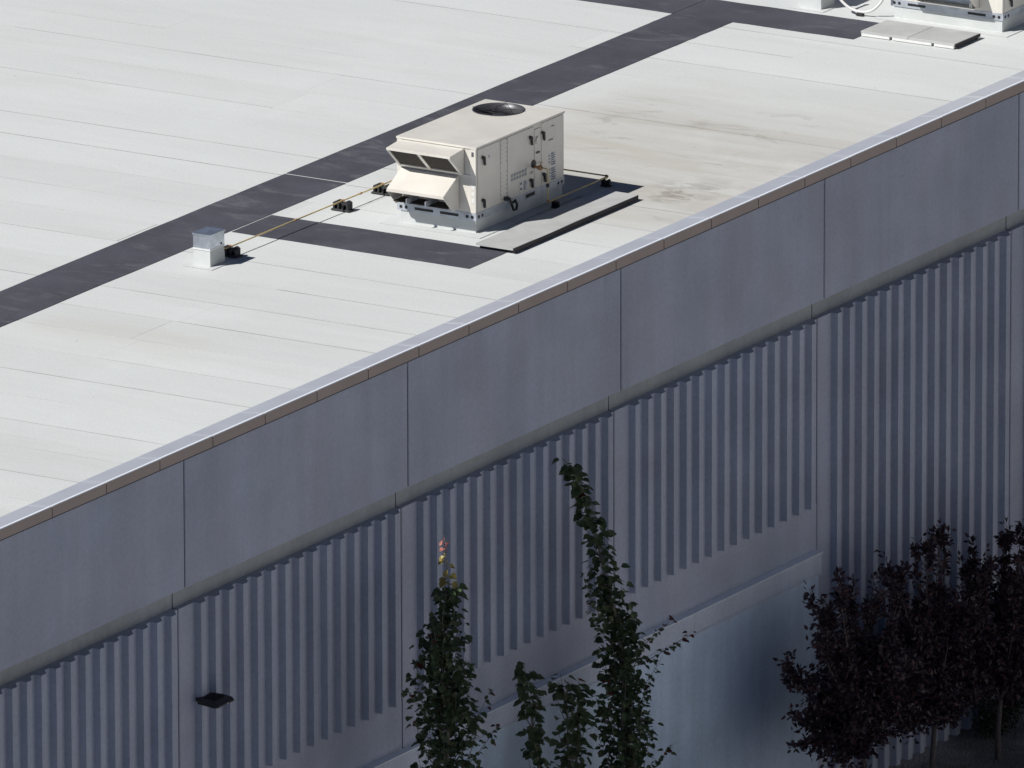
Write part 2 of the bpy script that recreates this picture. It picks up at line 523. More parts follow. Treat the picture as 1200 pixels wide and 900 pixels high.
# dark walkway strips
def strip(x0, x1, y0, y1, name="walkway_strip"):
    r = random.Random(int(x0*97+y0*31))
    m = MB(); nseg = 12
    along_x = (x1-x0) > (y1-y0)
    A, B = [], []
    for i in range(nseg+1):
        t = i/nseg
        j1, j2 = r.uniform(-.008, .008), r.uniform(-.008, .008)
        if along_x:
            X = x0+(x1-x0)*t; A.append((X, y0+j1)); B.append((X, y1+j2))
        else:
            Y = y1+(y0-y1)*t; A.append((x0+j1, Y)); B.append((x1+j2, Y))
    n = nseg+1; z1 = H+.004; z0 = H-.004
    vs = [(a, b, z1) for a, b in A]+[(a, b, z1) for a, b in B]+[(a, b, z0) for a, b in A]+[(a, b, z0) for a, b in B]
    fs = []
    for i in range(nseg):
        fs += [(i, i+1, n+i+1, n+i), (i, 2*n+i, 2*n+i+1, i+1), (n+i, n+i+1, 3*n+i+1, 3*n+i)]
    fs += [(0, n, 3*n, 2*n), (n-1, 3*n-1, 4*n-1, 2*n-1)]
    m.add(vs, fs)
    return recalc(m.build(name, "walkway_membrane", deck))
xbreaks = [-9.0, -1.9, 5.0, 14.115, 23.82, 25.59]
for a, b in zip(xbreaks[:-1], xbreaks[1:]):
    w = .045 if abs(b-14.115) < .01 else .004
    strip(a, b-w, 6.04, 7.12)
strip(10.80, 11.93, 1.88, 6.005)
strip(25.60, 26.72, 3.86, 7.115)
strip(25.60, 26.72, 7.13, 15.0)
strip(25.60, 26.72, 15.01, 21.9)

# ------------------------------------------------------------------ low painted wall in front of the fluted one
lw = thing("low_wall", (0, 0, 0), "pale blue-grey low wall with thin bright cap in front of the fluted panels", "wall")
MB().box(-17.9, 17.955, .062, .121, -.1, H-6.19).build("wall_face", "painted_block", lw)
MB().box(-17.9, 17.955, .008, .120, H-6.187, H-5.835).build("cap_band", "cap_concrete", lw)
recalc(MB().prism([(-.006, H-6.185), (-.006, H-6.165), (.0075, H-6.150), (.0075, H-6.185)], 0, -17.9, 17.955).build("drip_mould", "cap_concrete", lw))
x = -17.9
while x < 17.9:
    xb = min(x+3.0, 17.97)
    recalc(MB().prism([(-.012, H-5.85), (-.012, H-5.835), (.1205, H-5.825), (.1205, H-5.834), (.0, H-5.834)], 0, x+.003, xb-.003).build("cap_flashing", "cap_highlight", lw))  # white stands for sky reflected off the cap top
    x += 3.0

# ------------------------------------------------------------------ rooftop units
def hood(mb, prof, y0, y1, th=.006):
    """sheet metal hood: prof is (x, z) of wall top, outer tip, lip bottom, lower inner edge"""
    (ax, az), (bx, bz), (cx, cz), (dx, dz) = prof
    # top sheet and lip
    mb.add([(ax, y0, az), (ax, y1, az), (bx, y1, bz), (bx, y0, bz)], [(0, 1, 2, 3)])
    mb.add([(bx, y0, bz), (bx, y1, bz), (cx, y1, cz), (cx, y0, cz)], [(0, 1, 2, 3)])
    for y in (y0, y1):
        mb.add([(ax, y, az), (bx, y, bz), (cx, y, cz), (dx, y, dz), (ax, y, dz)], [(0, 1, 2, 3, 4)])

def solidify(o, t=.006):
    md = o.modifiers.new("sheet", 'SOLIDIFY'); md.thickness = t; md.offset = 0
    return o

def handle(x, y, z, parent):
    m = MB()
    m.bevbox(x-.022, x+.03, y-.03, y+.002, z+.03, z+.07, .008)
    m.add([(x+.0, y-.035, z+.045), (x+.045, y-.035, z+.055), (x+.062, y-.03, z-.075), (x+.03, y-.03, z-.08),
           (x+.0, y-.012, z+.045), (x+.045, y-.012, z+.055), (x+.062, y-.012, z-.075), (x+.03, y-.012, z-.08)],
          [(0, 1, 2, 3), (7, 6, 5, 4), (0, 4, 5, 1), (1, 5, 6, 2), (2, 6, 7, 3), (3, 7, 4, 0)])
    return m.build("handle", "black_plastic", parent)

def rooftop_unit(X0, Y0, L, W, Ht, label, detail=True):
    u = thing("rooftop_unit", (X0, Y0, H), label, "air conditioner", "packaged air conditioning units on the roof")
    X1, Y1 = X0+L, Y0+W
    zr0, zr1, zt = H+.19, H+.305, H+Ht
    # curb
    MB().box(X0+.012, X1-.03, Y0+.012, Y1-.05, H-.002, zr0+.004).build("curb", "curb_membrane", u)
    sk = MB()
    sk.box(X0-.22, X1+.2, Y0-.2, Y1+.2, H+.001, H+.0065)
    sk.build("flashing_skirt", "roof_membrane", u)
    # base rail with slots and round lifting holes
    rail = MB().box(X0-.006, X1+.006, Y0-.008, Y1+.006, zr0, zr1).build("base_rail", "galvanised_dull", u)
    hol = MB()
    hol.box(X0-.0085, X0-.004, Y0+.30, Y0+.62, zr0+.035, zr0+.075)
    hol.box(X0-.0085, X0-.004, Y1-.62, Y1-.30, zr0+.035, zr0+.075)
    hol.build("fork_slot", "black_plastic", rail)
    MB().box(X0+L*.56, X0+L*.56+.26, Y0-.0105, Y0-.006, zr0+.03, zr0+.085).build("fork_slot", "black_plastic", rail)
    def dot(axis, a, b, c, r=.026):
        m = MB()
        if axis == 0: m.tube([(a-.003, b, c), (a+.004, b, c)], r, 10)
        else: m.tube([(a, b-.003, c), (a, b+.004, c)], r, 10)
        m.build("lifting_hole", "black_plastic", rail)
    for t in (.06, .15, W-.06, W-.15): dot(0, X0-.0065, Y0+t, zr0+.055)
    for t in (.07, .17, L-.07, L-.17): dot(1, X0+t, Y0-.0085, zr0+.055)
    # cabinet: walls and a top with the fan well left open
    cab = MB()
    th = .02
    cab.box(X0, X1, Y0, Y0+th, zr1, zt-.02); cab.box(X0, X1, Y1-th, Y1, zr1, zt-.02)
    cab.box(X0, X0+th, Y0+th, Y1-th, zr1, zt-.02); cab.box(X1-th, X1, Y0+th, Y1-th, zr1, zt-.02)
    cab.box(X0+th, X1-th, Y0+th, Y1-th, zr1, zr1+.02)
    cabinet = cab.build("cabinet", "beige_paint", u)
    # top panel with circular opening
    fc = (X0+L*.827, Y0+W*.64); fr = .385
    tp = MB(); seg = 48
    lip = .014
    x0, x1, y0, y1 = X0-lip, X1+lip, Y0-lip, Y1+lip
    inner, outer = [], []
    for k in range(seg):
        a = 2*math.pi*k/seg
        dx, dy = math.cos(a), math.sin(a)
        inner.append((fc[0]+fr*dx, fc[1]+fr*dy))
        tx = ((x1-fc[0])/dx if dx > 1e-9 else (x0-fc[0])/dx if dx < -1e-9 else 1e9)
        ty = ((y1-fc[1])/dy if dy > 1e-9 else (y0-fc[1])/dy if dy < -1e-9 else 1e9)
        t = min(tx, ty); outer.append((fc[0]+t*dx, fc[1]+t*dy))
    for cx, cy in ((x0, y0), (x1, y0), (x1, y1), (x0, y1)):   # snap nearest outer vertex to each corner
        i = min(range(seg), key=lambda i: (outer[i][0]-cx)**2+(outer[i][1]-cy)**2); outer[i] = (cx, cy)
    zt0 = zt-.03
    vs = [(a, b, zt) for a, b in inner]+[(a, b, zt) for a, b in outer]+[(a, b, zt0) for a, b in outer]
    fs = []
    for k in range(seg):
        l = (k+1) % seg
        fs += [(k, seg+k, seg+l, l), (seg+k, 2*seg+k, 2*seg+l, seg+l)]
    tp.add(vs, fs)
    top = tp.build("top_panel", "beige_paint", u)
    rg = MB(); rg.disc_ring(fc, fr-.006, fr+.012, zt-.22, zt+.010, 48)
    rg.build("fan_ring", "fan_steel", u, True)
    MB().box(X0+L*.6, X1-.04, Y0+.04, Y1-.04, zt-.62, zt-.42).build("coil", "coil_dark", u)
    # fan: hub, four pitched blades
    fan = MB().cyl(fc, .10, zt-.24, zt-.07, 20).build("fan_hub", "dark_metal", u)
    for q in range(4):
        a0 = q*math.pi/2+.35
        m = MB(); vs = []
        for i in range(5):
            r = .09+(.355-.09)*i/4
            hw = .28+.22*i/4
            for s in (-1, 1):
                a = a0+s*hw+.12*i/4
                vs.append((fc[0]+r*math.cos(a), fc[1]+r*math.sin(a), zt-.15+s*.045))
        m.add(vs, [(2*i, 2*i+1, 2*i+3, 2*i+2) for i in range(4)])
        solidify(m.build("fan_blade", "fan_steel", fan), .005)
    gd = MB()
    for r in (.13, .25, .36):
        gd.tube([(fc[0]+r*math.cos(t*.2618), fc[1]+r*math.sin(t*.2618), zt+.018) for t in range(25)], .0018, 4)
    for a in (.25, 1.82):
        c, s = math.cos(a), math.sin(a)
        gd.tube([(fc[0]-.41*c, fc[1]-.41*s, zt+.02), (fc[0]+.41*c, fc[1]+.41*s, zt+.02)], .004, 5)
    gd.build("fan_guard", "dark_metal", u)
    # corner posts and face frame on the hood end
    MB().box(X0-.010, X0-.0005, Y0-.002, Y0+.09, zr1+.004, zt-.032).build("corner_post", "beige_panel", u)
    MB().box(X0-.010, X0-.0005, Y1-.07, Y1+.002, zr1+.004, zt-.032).build("corner_post", "beige_panel", u)
    return u, cabinet, fc, (zr0, zr1, zt, X1, Y1)

u1, cab1, fc1, (zr0, zr1, zt, X1, Y1) = rooftop_unit(12.555, 2.83, 2.53, 1.36, 1.318, "beige rooftop air conditioning unit with two intake hoods beside the yellow pipe")
X0, Y0 = 12.555, 2.83
# upper hood with two filters
yh0, yh1 = 3.03, 4.13
pu = [(X0-.011, H+1.275), (X0-.41, H+1.235), (X0-.41, H+1.205), (X0-.055, H+.885)]
m = MB(); hood(m, pu, yh0, yh1)
hu = solidify(m.build("upper_hood", "beige_paint", u1), .008)
def filt(y0, y1, name, mat, t0, t1, off, parent):
    (cx, cz), (dx, dz) = pu[2], pu[3]
    nx, nz = (cz-dz), -(cx-dx); l = math.hypot(nx, nz); nx, nz = -abs(nx)/l, -abs(nz)/l
    a = (cx+(dx-cx)*t0+nx*off, cz+(dz-cz)*t0+nz*off); b = (cx+(dx-cx)*t1+nx*off, cz+(dz-cz)*t1+nz*off)
    k = .012
    vs = [(a[0], y0, a[1]), (a[0], y1, a[1]), (b[0], y1, b[1]), (b[0], y0, b[1])]
    vs += [(vx-nx*k, vy, vz-nz*k) for vx, vy, vz in vs]
    return recalc(MB().add(vs, [(0, 1, 2, 3), (4, 5, 6, 7), (0, 1, 5, 4), (1, 2, 6, 5), (2, 3, 7, 6), (3, 0, 4, 7)]).build(name, mat, parent))
ymid = (yh0+yh1)/2
filt(yh0+.045, ymid-.03, "filter", "filter_mesh", .06, .88, -.012, hu)
filt(ymid+.03, yh1-.045, "filter", "filter_mesh", .06, .88, -.012, hu)
for a, b in ((yh0+.002, yh0+.043), (ymid-.028, ymid+.028), (yh1-.043, yh1-.002)):
    filt(a, b, "filter_frame", "beige_paint", .0, 1.0, .002, hu)
filt(yh0+.044, ymid-.03, "filter_frame", "beige_paint", .89, 1.0, .002, hu)
filt(ymid+.03, yh1-.044, "filter_frame", "beige_paint", .89, 1.0, .002, hu)
# lower rain hood
pl = [(X0-.011, H+.865), (X0-.45, H+.625), (X0-.45, H+.585), (X0-.20, H+.345)]
m = MB(); hood(m, pl, 3.12, 4.10)
hl = solidify(m.build("lower_hood", "beige_paint", u1), .008)
MB().box(X0-.30, X0-.012, 3.14, 4.08, H+.40, H+.415).build("damper_screen", "filter_mesh", hl)
MB().box(X0-.455, X0-.444, 3.11, 4.11, H+.583, H+.60).build("hood_lip", "beige_paint", hl)
for y in (3.45, 3.78):
    MB().box(X0-.43, X0-.06, y-.006, y+.006, H+.425, H+.50).build("hood_brace", "galvanised_dull", hl)
MB().box(X0-.014, X0-.0005, 2.925, 4.11, H+.868, H+.884).build("hood_flange", "beige_paint", u1)
# access panels on the long side
panels = [(12.60, 13.225, .32, 1.275), (13.25, 13.43, .32, 1.275), (13.455, 14.205, .32, 1.275), (14.23, 14.405, .70, 1.22), (14.23, 14.405, .32, .69), (14.43, 15.045, .32, 1.275)]
for a, b, c, d in panels:
    MB().bevbox(a, b, Y0-.008, Y0-.0005, H+c, H+d, .003).build("access_panel", "beige_panel", u1)
ys_ = Y0-.0085
for x, z in ((12.745, 1.093), (12.741, .439), (14.106, 1.095), (14.461, 1.09), (14.118, .438), (14.489, .444)):
    handle(x-.02, ys_, H+z-.01, u1)
# louvre slots in two rows
lv = MB()
for i in range(6):
    for j in range(2):
        xa = 13.545+i*.079
        lv.box(xa, xa+.055, ys_-.003, ys_+.002, H+.575+j*.062, H+.622+j*.062)
lv.build("louvre", "galvanised_dull", u1)
lv = MB()
for i in range(6):
    for j in range(2):
        xa = 13.545+i*.079
        for q in range(3): lv.box(xa+.004, xa+.051, ys_-.0045, ys_-.002, H+.580+j*.062+q*.0145, H+.587+j*.062+q*.0145)
lv.build("louvre_slot", "label_print", u1)
def label(x0, x1, z0, z1, rows, dark=False):
    o = MB().box(x0, x1, ys_-.002, ys_+.001, H+z0, H+z1).build("label_plate", "label_white" if not dark else "galvanised_dull", u1)
    m = MB(); n = rows; r = random.Random(int(x0*100))
    for i in range(n):
        za = z0+(z1-z0)*(i+.25)/n; zb = z0+(z1-z0)*(i+.70)/n
        m.box(x0+.012, x0+.012+(x1-x0-.024)*r.uniform(.55, 1), ys_-.0032, ys_-.001, H+za, H+zb)
    m.build("label_print", "label_print", o)
label(13.90, 14.01, .36, .50, 4, True)
label(13.80, 13.875, .36, .52, 2)
label(14.70, 14.83, .56, .76, 6, True); label(14.63, 14.69, .60, .75, 3)
label(14.70, 14.84, .33, .53, 6, True); label(14.64, 14.69, .38, .53, 3)
label(14.62, 14.83, .945, .985, 1)
label(14.70, 14.80, 1.15, 1.18, 1, True); label(12.90, 12.94, 1.08, 1.13, 1, True)
MB().tube([(14.31, ys_-.02, H+1.04), (14.31, ys_+.002, H+1.04)], .06, 20).build("sight_cover", "beige_panel", u1)
MB().box(14.27, 14.36, ys_-.016, ys_+.002, H+.84, H+.865).build("name_plate", "label_print", u1)
# row of screws on the narrow panel
sc = MB()
for x in (13.262, 13.418):
    for i in range(14):
        z = .36+i*.066+(.1 if i > 6 else 0)
        if z < 1.26: sc.box(x-.006, x+.006, ys_-.003, ys_+.001, H+z, H+z+.014)
sc.build("screw_row", "label_print", u1, kind="stuff")
# hood-end labels
for z0_ in (.50, .60, .70):
    MB().box(X0-.0125, X0-.0095, 2.845, 2.90, H+z0_-.03, H+z0_+.03).build("warning_label", "label_white", u1)
MB().box(X0-.0125, X0-.0095, 2.86, 2.90, H+1.17, H+1.24).build("warning_label", "label_print", u1)
# electrical whip and condensate trap
MB().tube([(13.36, ys_-.01, H+.37), (13.37, ys_-.07, H+.37), (13.40, ys_-.09, H+.30), (13.47, ys_-.09, H+.17), (13.55, ys_-.09, H+.16), (13.59, ys_-.08, H+.22), (13.55, ys_-.07, H+.30), (13.50, ys_-.06, H+.27)], .02, 8).build("condensate_trap", "black_plastic", u1, True)
MB().bevbox(13.32, 13.42, ys_-.06, ys_+.002, H+.335, H+.385, .012).build("conduit_fitting", "black_plastic", u1)
MB().bevbox(13.46, 13.53, ys_-.05, ys_+.002, H+.24, H+.33, .012).build("conduit_fitting", "galvanised_dull", u1)
# gas inlet
MB().tube([(14.19, ys_-.012, H+.70), (14.19, ys_+.002, H+.70)], .062, 18).build("gas_inlet", "black_plastic", u1)
MB().tube([(14.19, ys_-.09, H+.66), (14.19, ys_+.002, H+.66)], .022, 10).build("gas_nipple", "gas_rust", u1, True)
MB().bevbox(14.155, 14.225, ys_-.15, ys_-.09, H+.63, H+.695, .012).build("gas_cock", "gas_rust", u1)
MB().tube([(14.19, ys_-.12, H+.69), (14.20, ys_-.12, H+.72), (14.25, ys_-.12, H+.73)], .009, 6).build("cock_lever", "gas_rust", u1)
MB().tube([(14.15, ys_-.02, H+.60), (14.12, ys_-.02, H+.56)], .012, 6).build("drip_stub", "label_white", u1)

# second, larger unit at the back
u2_, cab2, fc2, (zq0, zq1, zqt, X2, Y2) = rooftop_unit(27.146, 2.058, 3.6, 2.0, 1.62, "rooftop air conditioning unit cut off by the upper right corner")
xb_, = (27.146,)
m = MB(); hood(m, [(xb_-.011, H+.95), (xb_-.42, H+.70), (xb_-.42, H+.66), (xb_-.12, H+.37)], 2.48, 3.60)
h2 = solidify(m.build("rain_hood", "beige_paint", u2_), .01)
MB().box(xb_-.05, xb_-.012, 2.50, 3.58, H+.40, H+.90).build("damper_screen", "galvanised_dull", h2)
MB().box(xb_-.17, xb_-.011, 2.47, 3.61, H+.352, H+.372).build("hood_sill", "beige_paint", h2)
for y in (2.52, 3.50): MB().box(xb_-.155, xb_-.125, y, y+.05, H+.37, H+.45).build("hood_bracket", "beige_paint", h2)
for a, b in ((27.19, 28.2), (28.23, 29.4), (29.43, 30.7)):
    MB().bevbox(a, b, 2.05, 2.0575, H+.33, H+1.58, .003).build("access_panel", "beige_panel", u2_)
for x in (27.35, 29.2): handle(x, 2.049, H+.45, u2_)

# ------------------------------------------------------------------ small sheet metal vents
def vent(name, x0, x1, y0, y1, h0, h1, label, cat="vent"):
    v = thing(name, ((x0+x1)/2, (y0+y1)/2, H), label, cat, "small box vents on the roof")
    MB().box(x0-.14, x1+.12, y0-.12, y1+.13, H+.001, H+.0055).build("flashing_patch", "roof_membrane", v)
    # tapering membrane curb
    m = MB()
    vs = [(x0-.01, y0-.01, H), (x1+.01, y0-.01, H), (x1+.01, y1+.01, H), (x0-.01, y1+.01, H), (x0+.004, y0+.004, H+h0), (x1-.004, y0+.004, H+h0), (x1-.004, y1-.004, H+h0), (x0+.004, y1-.004, H+h0)]
    m.add(vs, [(0, 1, 5, 4), (1, 2, 6, 5), (2, 3, 7, 6), (3, 0, 4, 7), (4, 5, 6, 7)])
    m.build("curb", "curb_membrane", v)
    cap = MB()
    cap.box(x0-.006, x1+.006, y0-.006, y1+.006, H+h0-.012, H+h0+.012)
    cap.build("collar", "label_white", v)
    b = MB().box(x0-.002, x1+.002, y0-.002, y1+.002, H+h0+.0125, H+h1-.02).build("cap_body", "galvanised", v)
    # slightly crowned lid with a folded rim
    t = MB(); z1 = H+h1
    vs = [(x0-.014, y0-.014, z1-.026), (x1+.014, y0-.014, z1-.026), (x1+.014, y1+.014, z1-.026), (x0-.014, y1+.014, z1-.026),
          (x0-.014, y0-.014, z1-.004), (x1+.014, y0-.014, z1-.004), (x1+.014, y1+.014, z1-.004), (x0-.014, y1+.014, z1-.004), ((x0+x1)/2, (y0+y1)/2, z1+.006)]
    t.add(vs, [(0, 1, 5, 4), (1, 2, 6, 5), (2, 3, 7, 6), (3, 0, 4, 7), (4, 5, 8), (5, 6, 8), (6, 7, 8), (7, 4, 8), (3, 2, 1, 0)])
    t.build("lid", "galvanised", v)
    MB().bevbox(x1-.10, x1-.07, y0-.012, y0-.001, H+h0+.03, H+h0+.055, .004).build("latch", "dark_metal", b)
    MB().bevbox(x1+.004, x1+.03, y0+.03, y0+.06, z1-.06, z1-.02, .006).build("latch", "black_plastic", b)
    return v
vent("roof_vent", 8.93, 9.32, 5.20, 5.49, .255, .49, "small galvanised metal box vent at the end of the yellow pipe")
vent("roof_vent", 26.99, 27.40, 5.24, 5.62, .30, .62, "pale box vent cut off by the top edge beside the curved white hose")

# ------------------------------------------------------------------ gas pipe and its feet
def arc_corner(a, b, c, r=.06, n=5):
    a, b, c = Vector(a), Vector(b), Vector(c)
    p = b+(a-b).normalized()*r; q = b+(c-b).normalized()*r
    return [tuple(p.lerp(b, t).lerp(b.lerp(q, t), t)) for t in [i/n for i in range(n+1)]]
zp = H+.145
pts = [(9.335, 5.285, H+.165), (9.56, 5.28, zp), (12.7, 5.242, zp+.004), (13.83, 5.232, zp)]
A, B, Cc, D_, E_ = (13.83, 5.232, zp), (15.965, 5.22, zp), (15.965, 2.575, zp), (14.19, 2.572, zp), (14.19, 2.572, H+.66)
pts += arc_corner(A, B, Cc, .05)+arc_corner(B, Cc, D_, .05)+arc_corner(Cc, D_, E_, .04)+arc_corner(D_, E_, (14.19, 2.72, H+.66), .04)+[(14.19, 2.67, H+.66)]
gp = thing("gas_pipe", (9.335, 5.285, H), "thin yellow gas pipe running from the box vent round to the beige unit", "pipe")
MB().tube(pts, .0115, 8).build("pipe_run", "gas_yellow", gp, True)
for c, d in ((B, (0, 1, 0)), (Cc, (1, 0, 0)), (D_, (1, 0, 0))):
    e = [p for p in pts if (Vector(p)-Vector(c)).length < .085]
    MB().tube(e, .020, 10).build("elbow", "gas_rust", gp, True)
for x in (11.4, 13.2):
    MB().tube([(x-.03, 5.257-.0115*(x-11.4), zp+.003), (x+.03, 5.256-.0115*(x-11.4), zp+.003)], .016, 10).build("coupling", "gas_rust", gp, True)
MB().tube([(14.19, 2.572, H+.38), (14.19, 2.572, H+.43)], .026, 10).build("coupling", "dark_metal", gp, True)

def foot(x, y, rot, label, sc=1.0):
    f = thing("pipe_support", (x, y, H), label, "pipe support", "black rubber feet under the gas pipe")
    c, s = math.cos(rot), math.sin(rot)
    def T(m):
        m.v = [(x+(a*c-b*s)*sc, y+(a*s+b*c)*sc, H+(z-H)*(sc if sc == 1 else .75)) for a, b, z in m.v]; return m
    # base plate, two arched blocks with hollow cheeks, saddle strap
    T(MB().bevbox(-.085, .085, -.165, .165, H+.006, H+.030, .012)).build("base_plate", "rubber", f)
    for sy in (-1, 1):
        yc = sy*.078
        prof = []
        o_, i_ = .052, .026
        pr = [(yc-o_, H+.031), (yc-o_, H+.125)]+[(yc-o_+.004+(2*o_-.008)*t/6, H+.128+.022*math.sin(math.pi*t/6)) for t in range(7)]+[(yc+o_, H+.125), (yc+o_, H+.031)]
        pr += [(yc+i_, H+.031), (yc+i_, H+.085), (yc+i_*.6, H+.105), (yc-i_*.6, H+.105), (yc-i_, H+.085), (yc-i_, H+.031)]
        recalc(T(MB().prism(pr, 0, -.07, .07)).build("block", "rubber", f))
        T(MB().box(.0, .012, yc-i_, yc+i_, H+.031, H+.1)).build("block_web", "rubber", f)
    T(MB().box(-.02, .02, -.03, .03, H+.031, H+.127)).build("saddle", "dark_metal", f)
    T(MB().tube([(0, -.034, H+.12), (0, -.03, H+.155), (0, 0, H+.170), (0, .03, H+.155), (0, .034, H+.12)], .008, 6)).build("strap", "gas_rust", f)
    return f
foot(12.70, 5.242, 0, "black rubber pipe support out in the open, between the vent and the unit")
foot(13.83, 5.234, 0, "black rubber pipe support right behind the intake hoods of the beige unit")
foot(9.62, 5.28, 0, "black rubber pipe support tucked against the box vent")
foot(15.90, 2.577, .2, "black rubber pipe support at the far pipe corner in the unit's shade", .5)
foot(14.42, 2.572, 0, "black rubber pipe support in shade below the upright gas pipe", .42)

# ------------------------------------------------------------------ service boards
bd = thing("service_board", (11.82, 1.75, H), "long pale service board lying along the near side of the beige unit", "board", "service boards on the roof")
m = MB(); n = 9
vs = []
for z in (H+.052, H+.084):
    for y in (1.752, 2.39):
        for i in range(n):
            t = i/(n-1)
            vs.append((11.823+3.63*t, y+.004*math.sin(i*2.1), z+.004*math.sin(i*1.3+y)))
fs = []
for i in range(n-1):
    fs += [(2*n+i, 2*n+i+1, 3*n+i+1, 3*n+i), (i, i+1, 2*n+i+1, 2*n+i), (n+i+1, n+i, 3*n+i, 3*n+i+1), (n+i, n+i+1, i+1, i)]
fs += [(0, 2*n, 3*n, n), (n-1, 2*n-1, 4*n-1, 3*n-1)]
recalc(m.add(vs, fs).build("board", "board_top", bd))
MB().box(11.826, 15.44, 1.742, 1.7475, H+.018, H+.082).build("edge_shade_strip", "board_dark", bd)  # dark strip puts the near edge's shade into colour
for x in (11.9, 12.55, 13.2, 13.9, 14.6, 15.25):
    MB().box(x, x+.10, 1.775, 2.37, H+.008, H+.050).build("sleeper", "board_dark", bd)
bd = thing("service_board", (25.84, 2.18, H), "pair of short pale service boards at the foot of the far unit", "board", "service boards on the roof")
for y0, y1 in ((2.185, 3.015), (3.022, 3.865)):
    MB().bevbox(25.845, 26.66, y0, y1, H+.052, H+.086, .004).build("board", "board_top", bd)
for a, b in ((2.20, 2.55), (2.60, 3.30), (3.35, 3.85)):
    MB().box(25.84, 25.90, a, b, H+.008, H+.050).build("sleeper", "label_white", bd)  # white colour stands for sunlight on this end
MB().box(26.55, 26.62, 2.2, 3.85, H+.008, H+.050).build("sleeper", "board_dark", bd)
MB().box(25.85, 26.655, 2.176, 2.1835, H+.035, H+.08).build("edge_shade_strip", "board_dark", bd)  # dark colour stands for shade on this edge

# ------------------------------------------------------------------ hose by the far unit
hs = [(27.03, 5.2, H+.75), (27.0, 5.05, H+.45), (26.98, 4.9, H+.24), (26.97, 4.72, H+.11), (26.97, 4.52, H+.065), (26.98, 4.33, H+.10), (27.0, 4.18, H+.23), (27.05, 4.09, H+.42), (27.12, 4.04, H+.62), (27.18, 4.02, H+.75)]
fine = []
for i in range(len(hs)-1):
    p0, p1, p2, p3 = (Vector(hs[max(0, min(len(hs)-1, j))]) for j in (i-1, i, i+1, i+2))
    for t in (0, .25, .5, .75):
        fine.append(.5*((2*p1)+(-p0+p2)*t+(2*p0-5*p1+4*p2-p3)*t*t+(-p0+3*p1-3*p2+p3)*t**3))
fine.append(Vector(hs[-1]))
ho = thing("flexible_conduit", (26.97, 4.52, H), "curved white flexible conduit hanging between far vent and far unit", "conduit")
MB().tube(fine, .022, 10).build("conduit_hose", "hose_white", ho, True)
MB().tube([fine[0], fine[1]], .032, 10).build("fitting", "dark_metal", ho)
MB().bevbox(26.93, 27.01, 4.46, 4.58, H+.008, H+.043, .006).build("hose_block", "rubber", ho)

# ------------------------------------------------------------------ wall light
wl = thing("wall_light", (.53, .06, H-3.62), "black slim wedge-shaped wall light on the fluted wall", "wall light")
zl = H-3.62
def wedge(w0, w1, y0, y1, zt0, zt1, zb0, zb1, xc=.53):
    m = MB()
    vs = []
    for y, w, zt_, zb_ in ((y0, w0, zt0, zb0), ((y0*.5+y1*.5), w0*.45+w1*.55, zt0*.45+zt1*.55+.012, zb0*.5+zb1*.5), (y1+.04, w1, zt1, zb1), (y1, w1*.93, zt1-.035, zb1+.006)):
        vs += [(xc-w, y, zb_), (xc+w, y, zb_), (xc+w, y, zt_-.015), (xc+w-.02, y, zt_), (xc-w+.02, y, zt_), (xc-w, y, zt_-.015)]
    fs = [tuple(range(6)), tuple(range(23, 17, -1))]
    for r in range(3):
        for i in range(6):
            j = (i+1) % 6; fs.append((r*6+i, r*6+j, r*6+6+j, r*6+6+i))
    return m.add(vs, fs)
recalc(wedge(.19, .235, .03, -.33, zl+.028, zl+.0, zl-.055, zl-.062).build("housing", "black_plastic", wl))
MB().bevbox(.42, .64, .012, .1215, zl-.05, zl+.02, .01).build("back_plate", "black_plastic", wl)
fin = MB()
for i in range(7): fin.box(.40+i*.043-.004, .40+i*.043+.004, -.22, -.02, zl+.01, zl+.034)
fin.build("cooling_fin", "black_plastic", wl)
MB().box(.38, .68, -.25, -.05, zl-.068, zl-.06).build("lens", "lens_glass", wl)
MB().box(.56, .58, -.3335, -.329, zl-.052, zl-.038).build("status_lamp", "label_white", wl)

# ------------------------------------------------------------------ plants
def leaf_round(mb, p, d, nrm, size, m, rr):
    """heart-ish leaf, folded along the midrib: 6 outline points"""
    d = d.normalized(); side = d.cross(nrm)
    if side.length < 1e-4: side = d.orthogonal()
    side.normalize(); nn = side.cross(d).normalized()
    fold = rr.uniform(.05, .3)*size
    L = size
    pts = [p, p+d*L*.18+side*L*.42+nn*fold, p+d*L*.58+side*L*.42+nn*fold, p+d*L, p+d*L*.58-side*L*.42+nn*fold, p+d*L*.18-side*L*.42+nn*fold]
    b = len(mb.v); mb.v += [tuple(q) for q in pts]
    mb.f += [(b, b+1, b+2, b+3), (b, b+3, b+4, b+5)]; mb.mi += [m, m]
def leaf_long(mb, p, d, nrm, size, m, rr):
    d = d.normalized(); side = d.cross(nrm)
    if side.length < 1e-4: side = d.orthogonal()
    side.normalize(); nn = side.cross(d).normalized()
    L = size; w = L*.27; k = rr.uniform(-.12, .2)*L
    b = len(mb.v)
    mb.v += [tuple(p), tuple(p+d*L*.45+side*w+nn*k), tuple(p+d*L-nn*k*.5), tuple(p+d*L*.45-side*w+nn*k)]
    mb.f += [(b, b+1, b+2, b+3)]; mb.mi += [m]
def rv(rr):
    while True:
        v = Vector((rr.uniform(-1, 1), rr.uniform(-1, 1), rr.uniform(-1, 1)))
        if .01 < v.length < 1: return v.normalized()
def interp(tab, z):
    """tab rows (x, z, w) from top down -> x, w at z"""
    if z >= tab[0][1]: return tab[0][0], tab[0][2]
    for a, b in zip(tab[:-1], tab[1:]):
        if b[1] <= z <= a[1]:
            t = (a[1]-z)/(a[1]-b[1]+1e-9)
            return a[0]+(b[0]-a[0])*t, a[2]+(b[2]-a[2])*t
    return tab[-1][0], tab[-1][2]

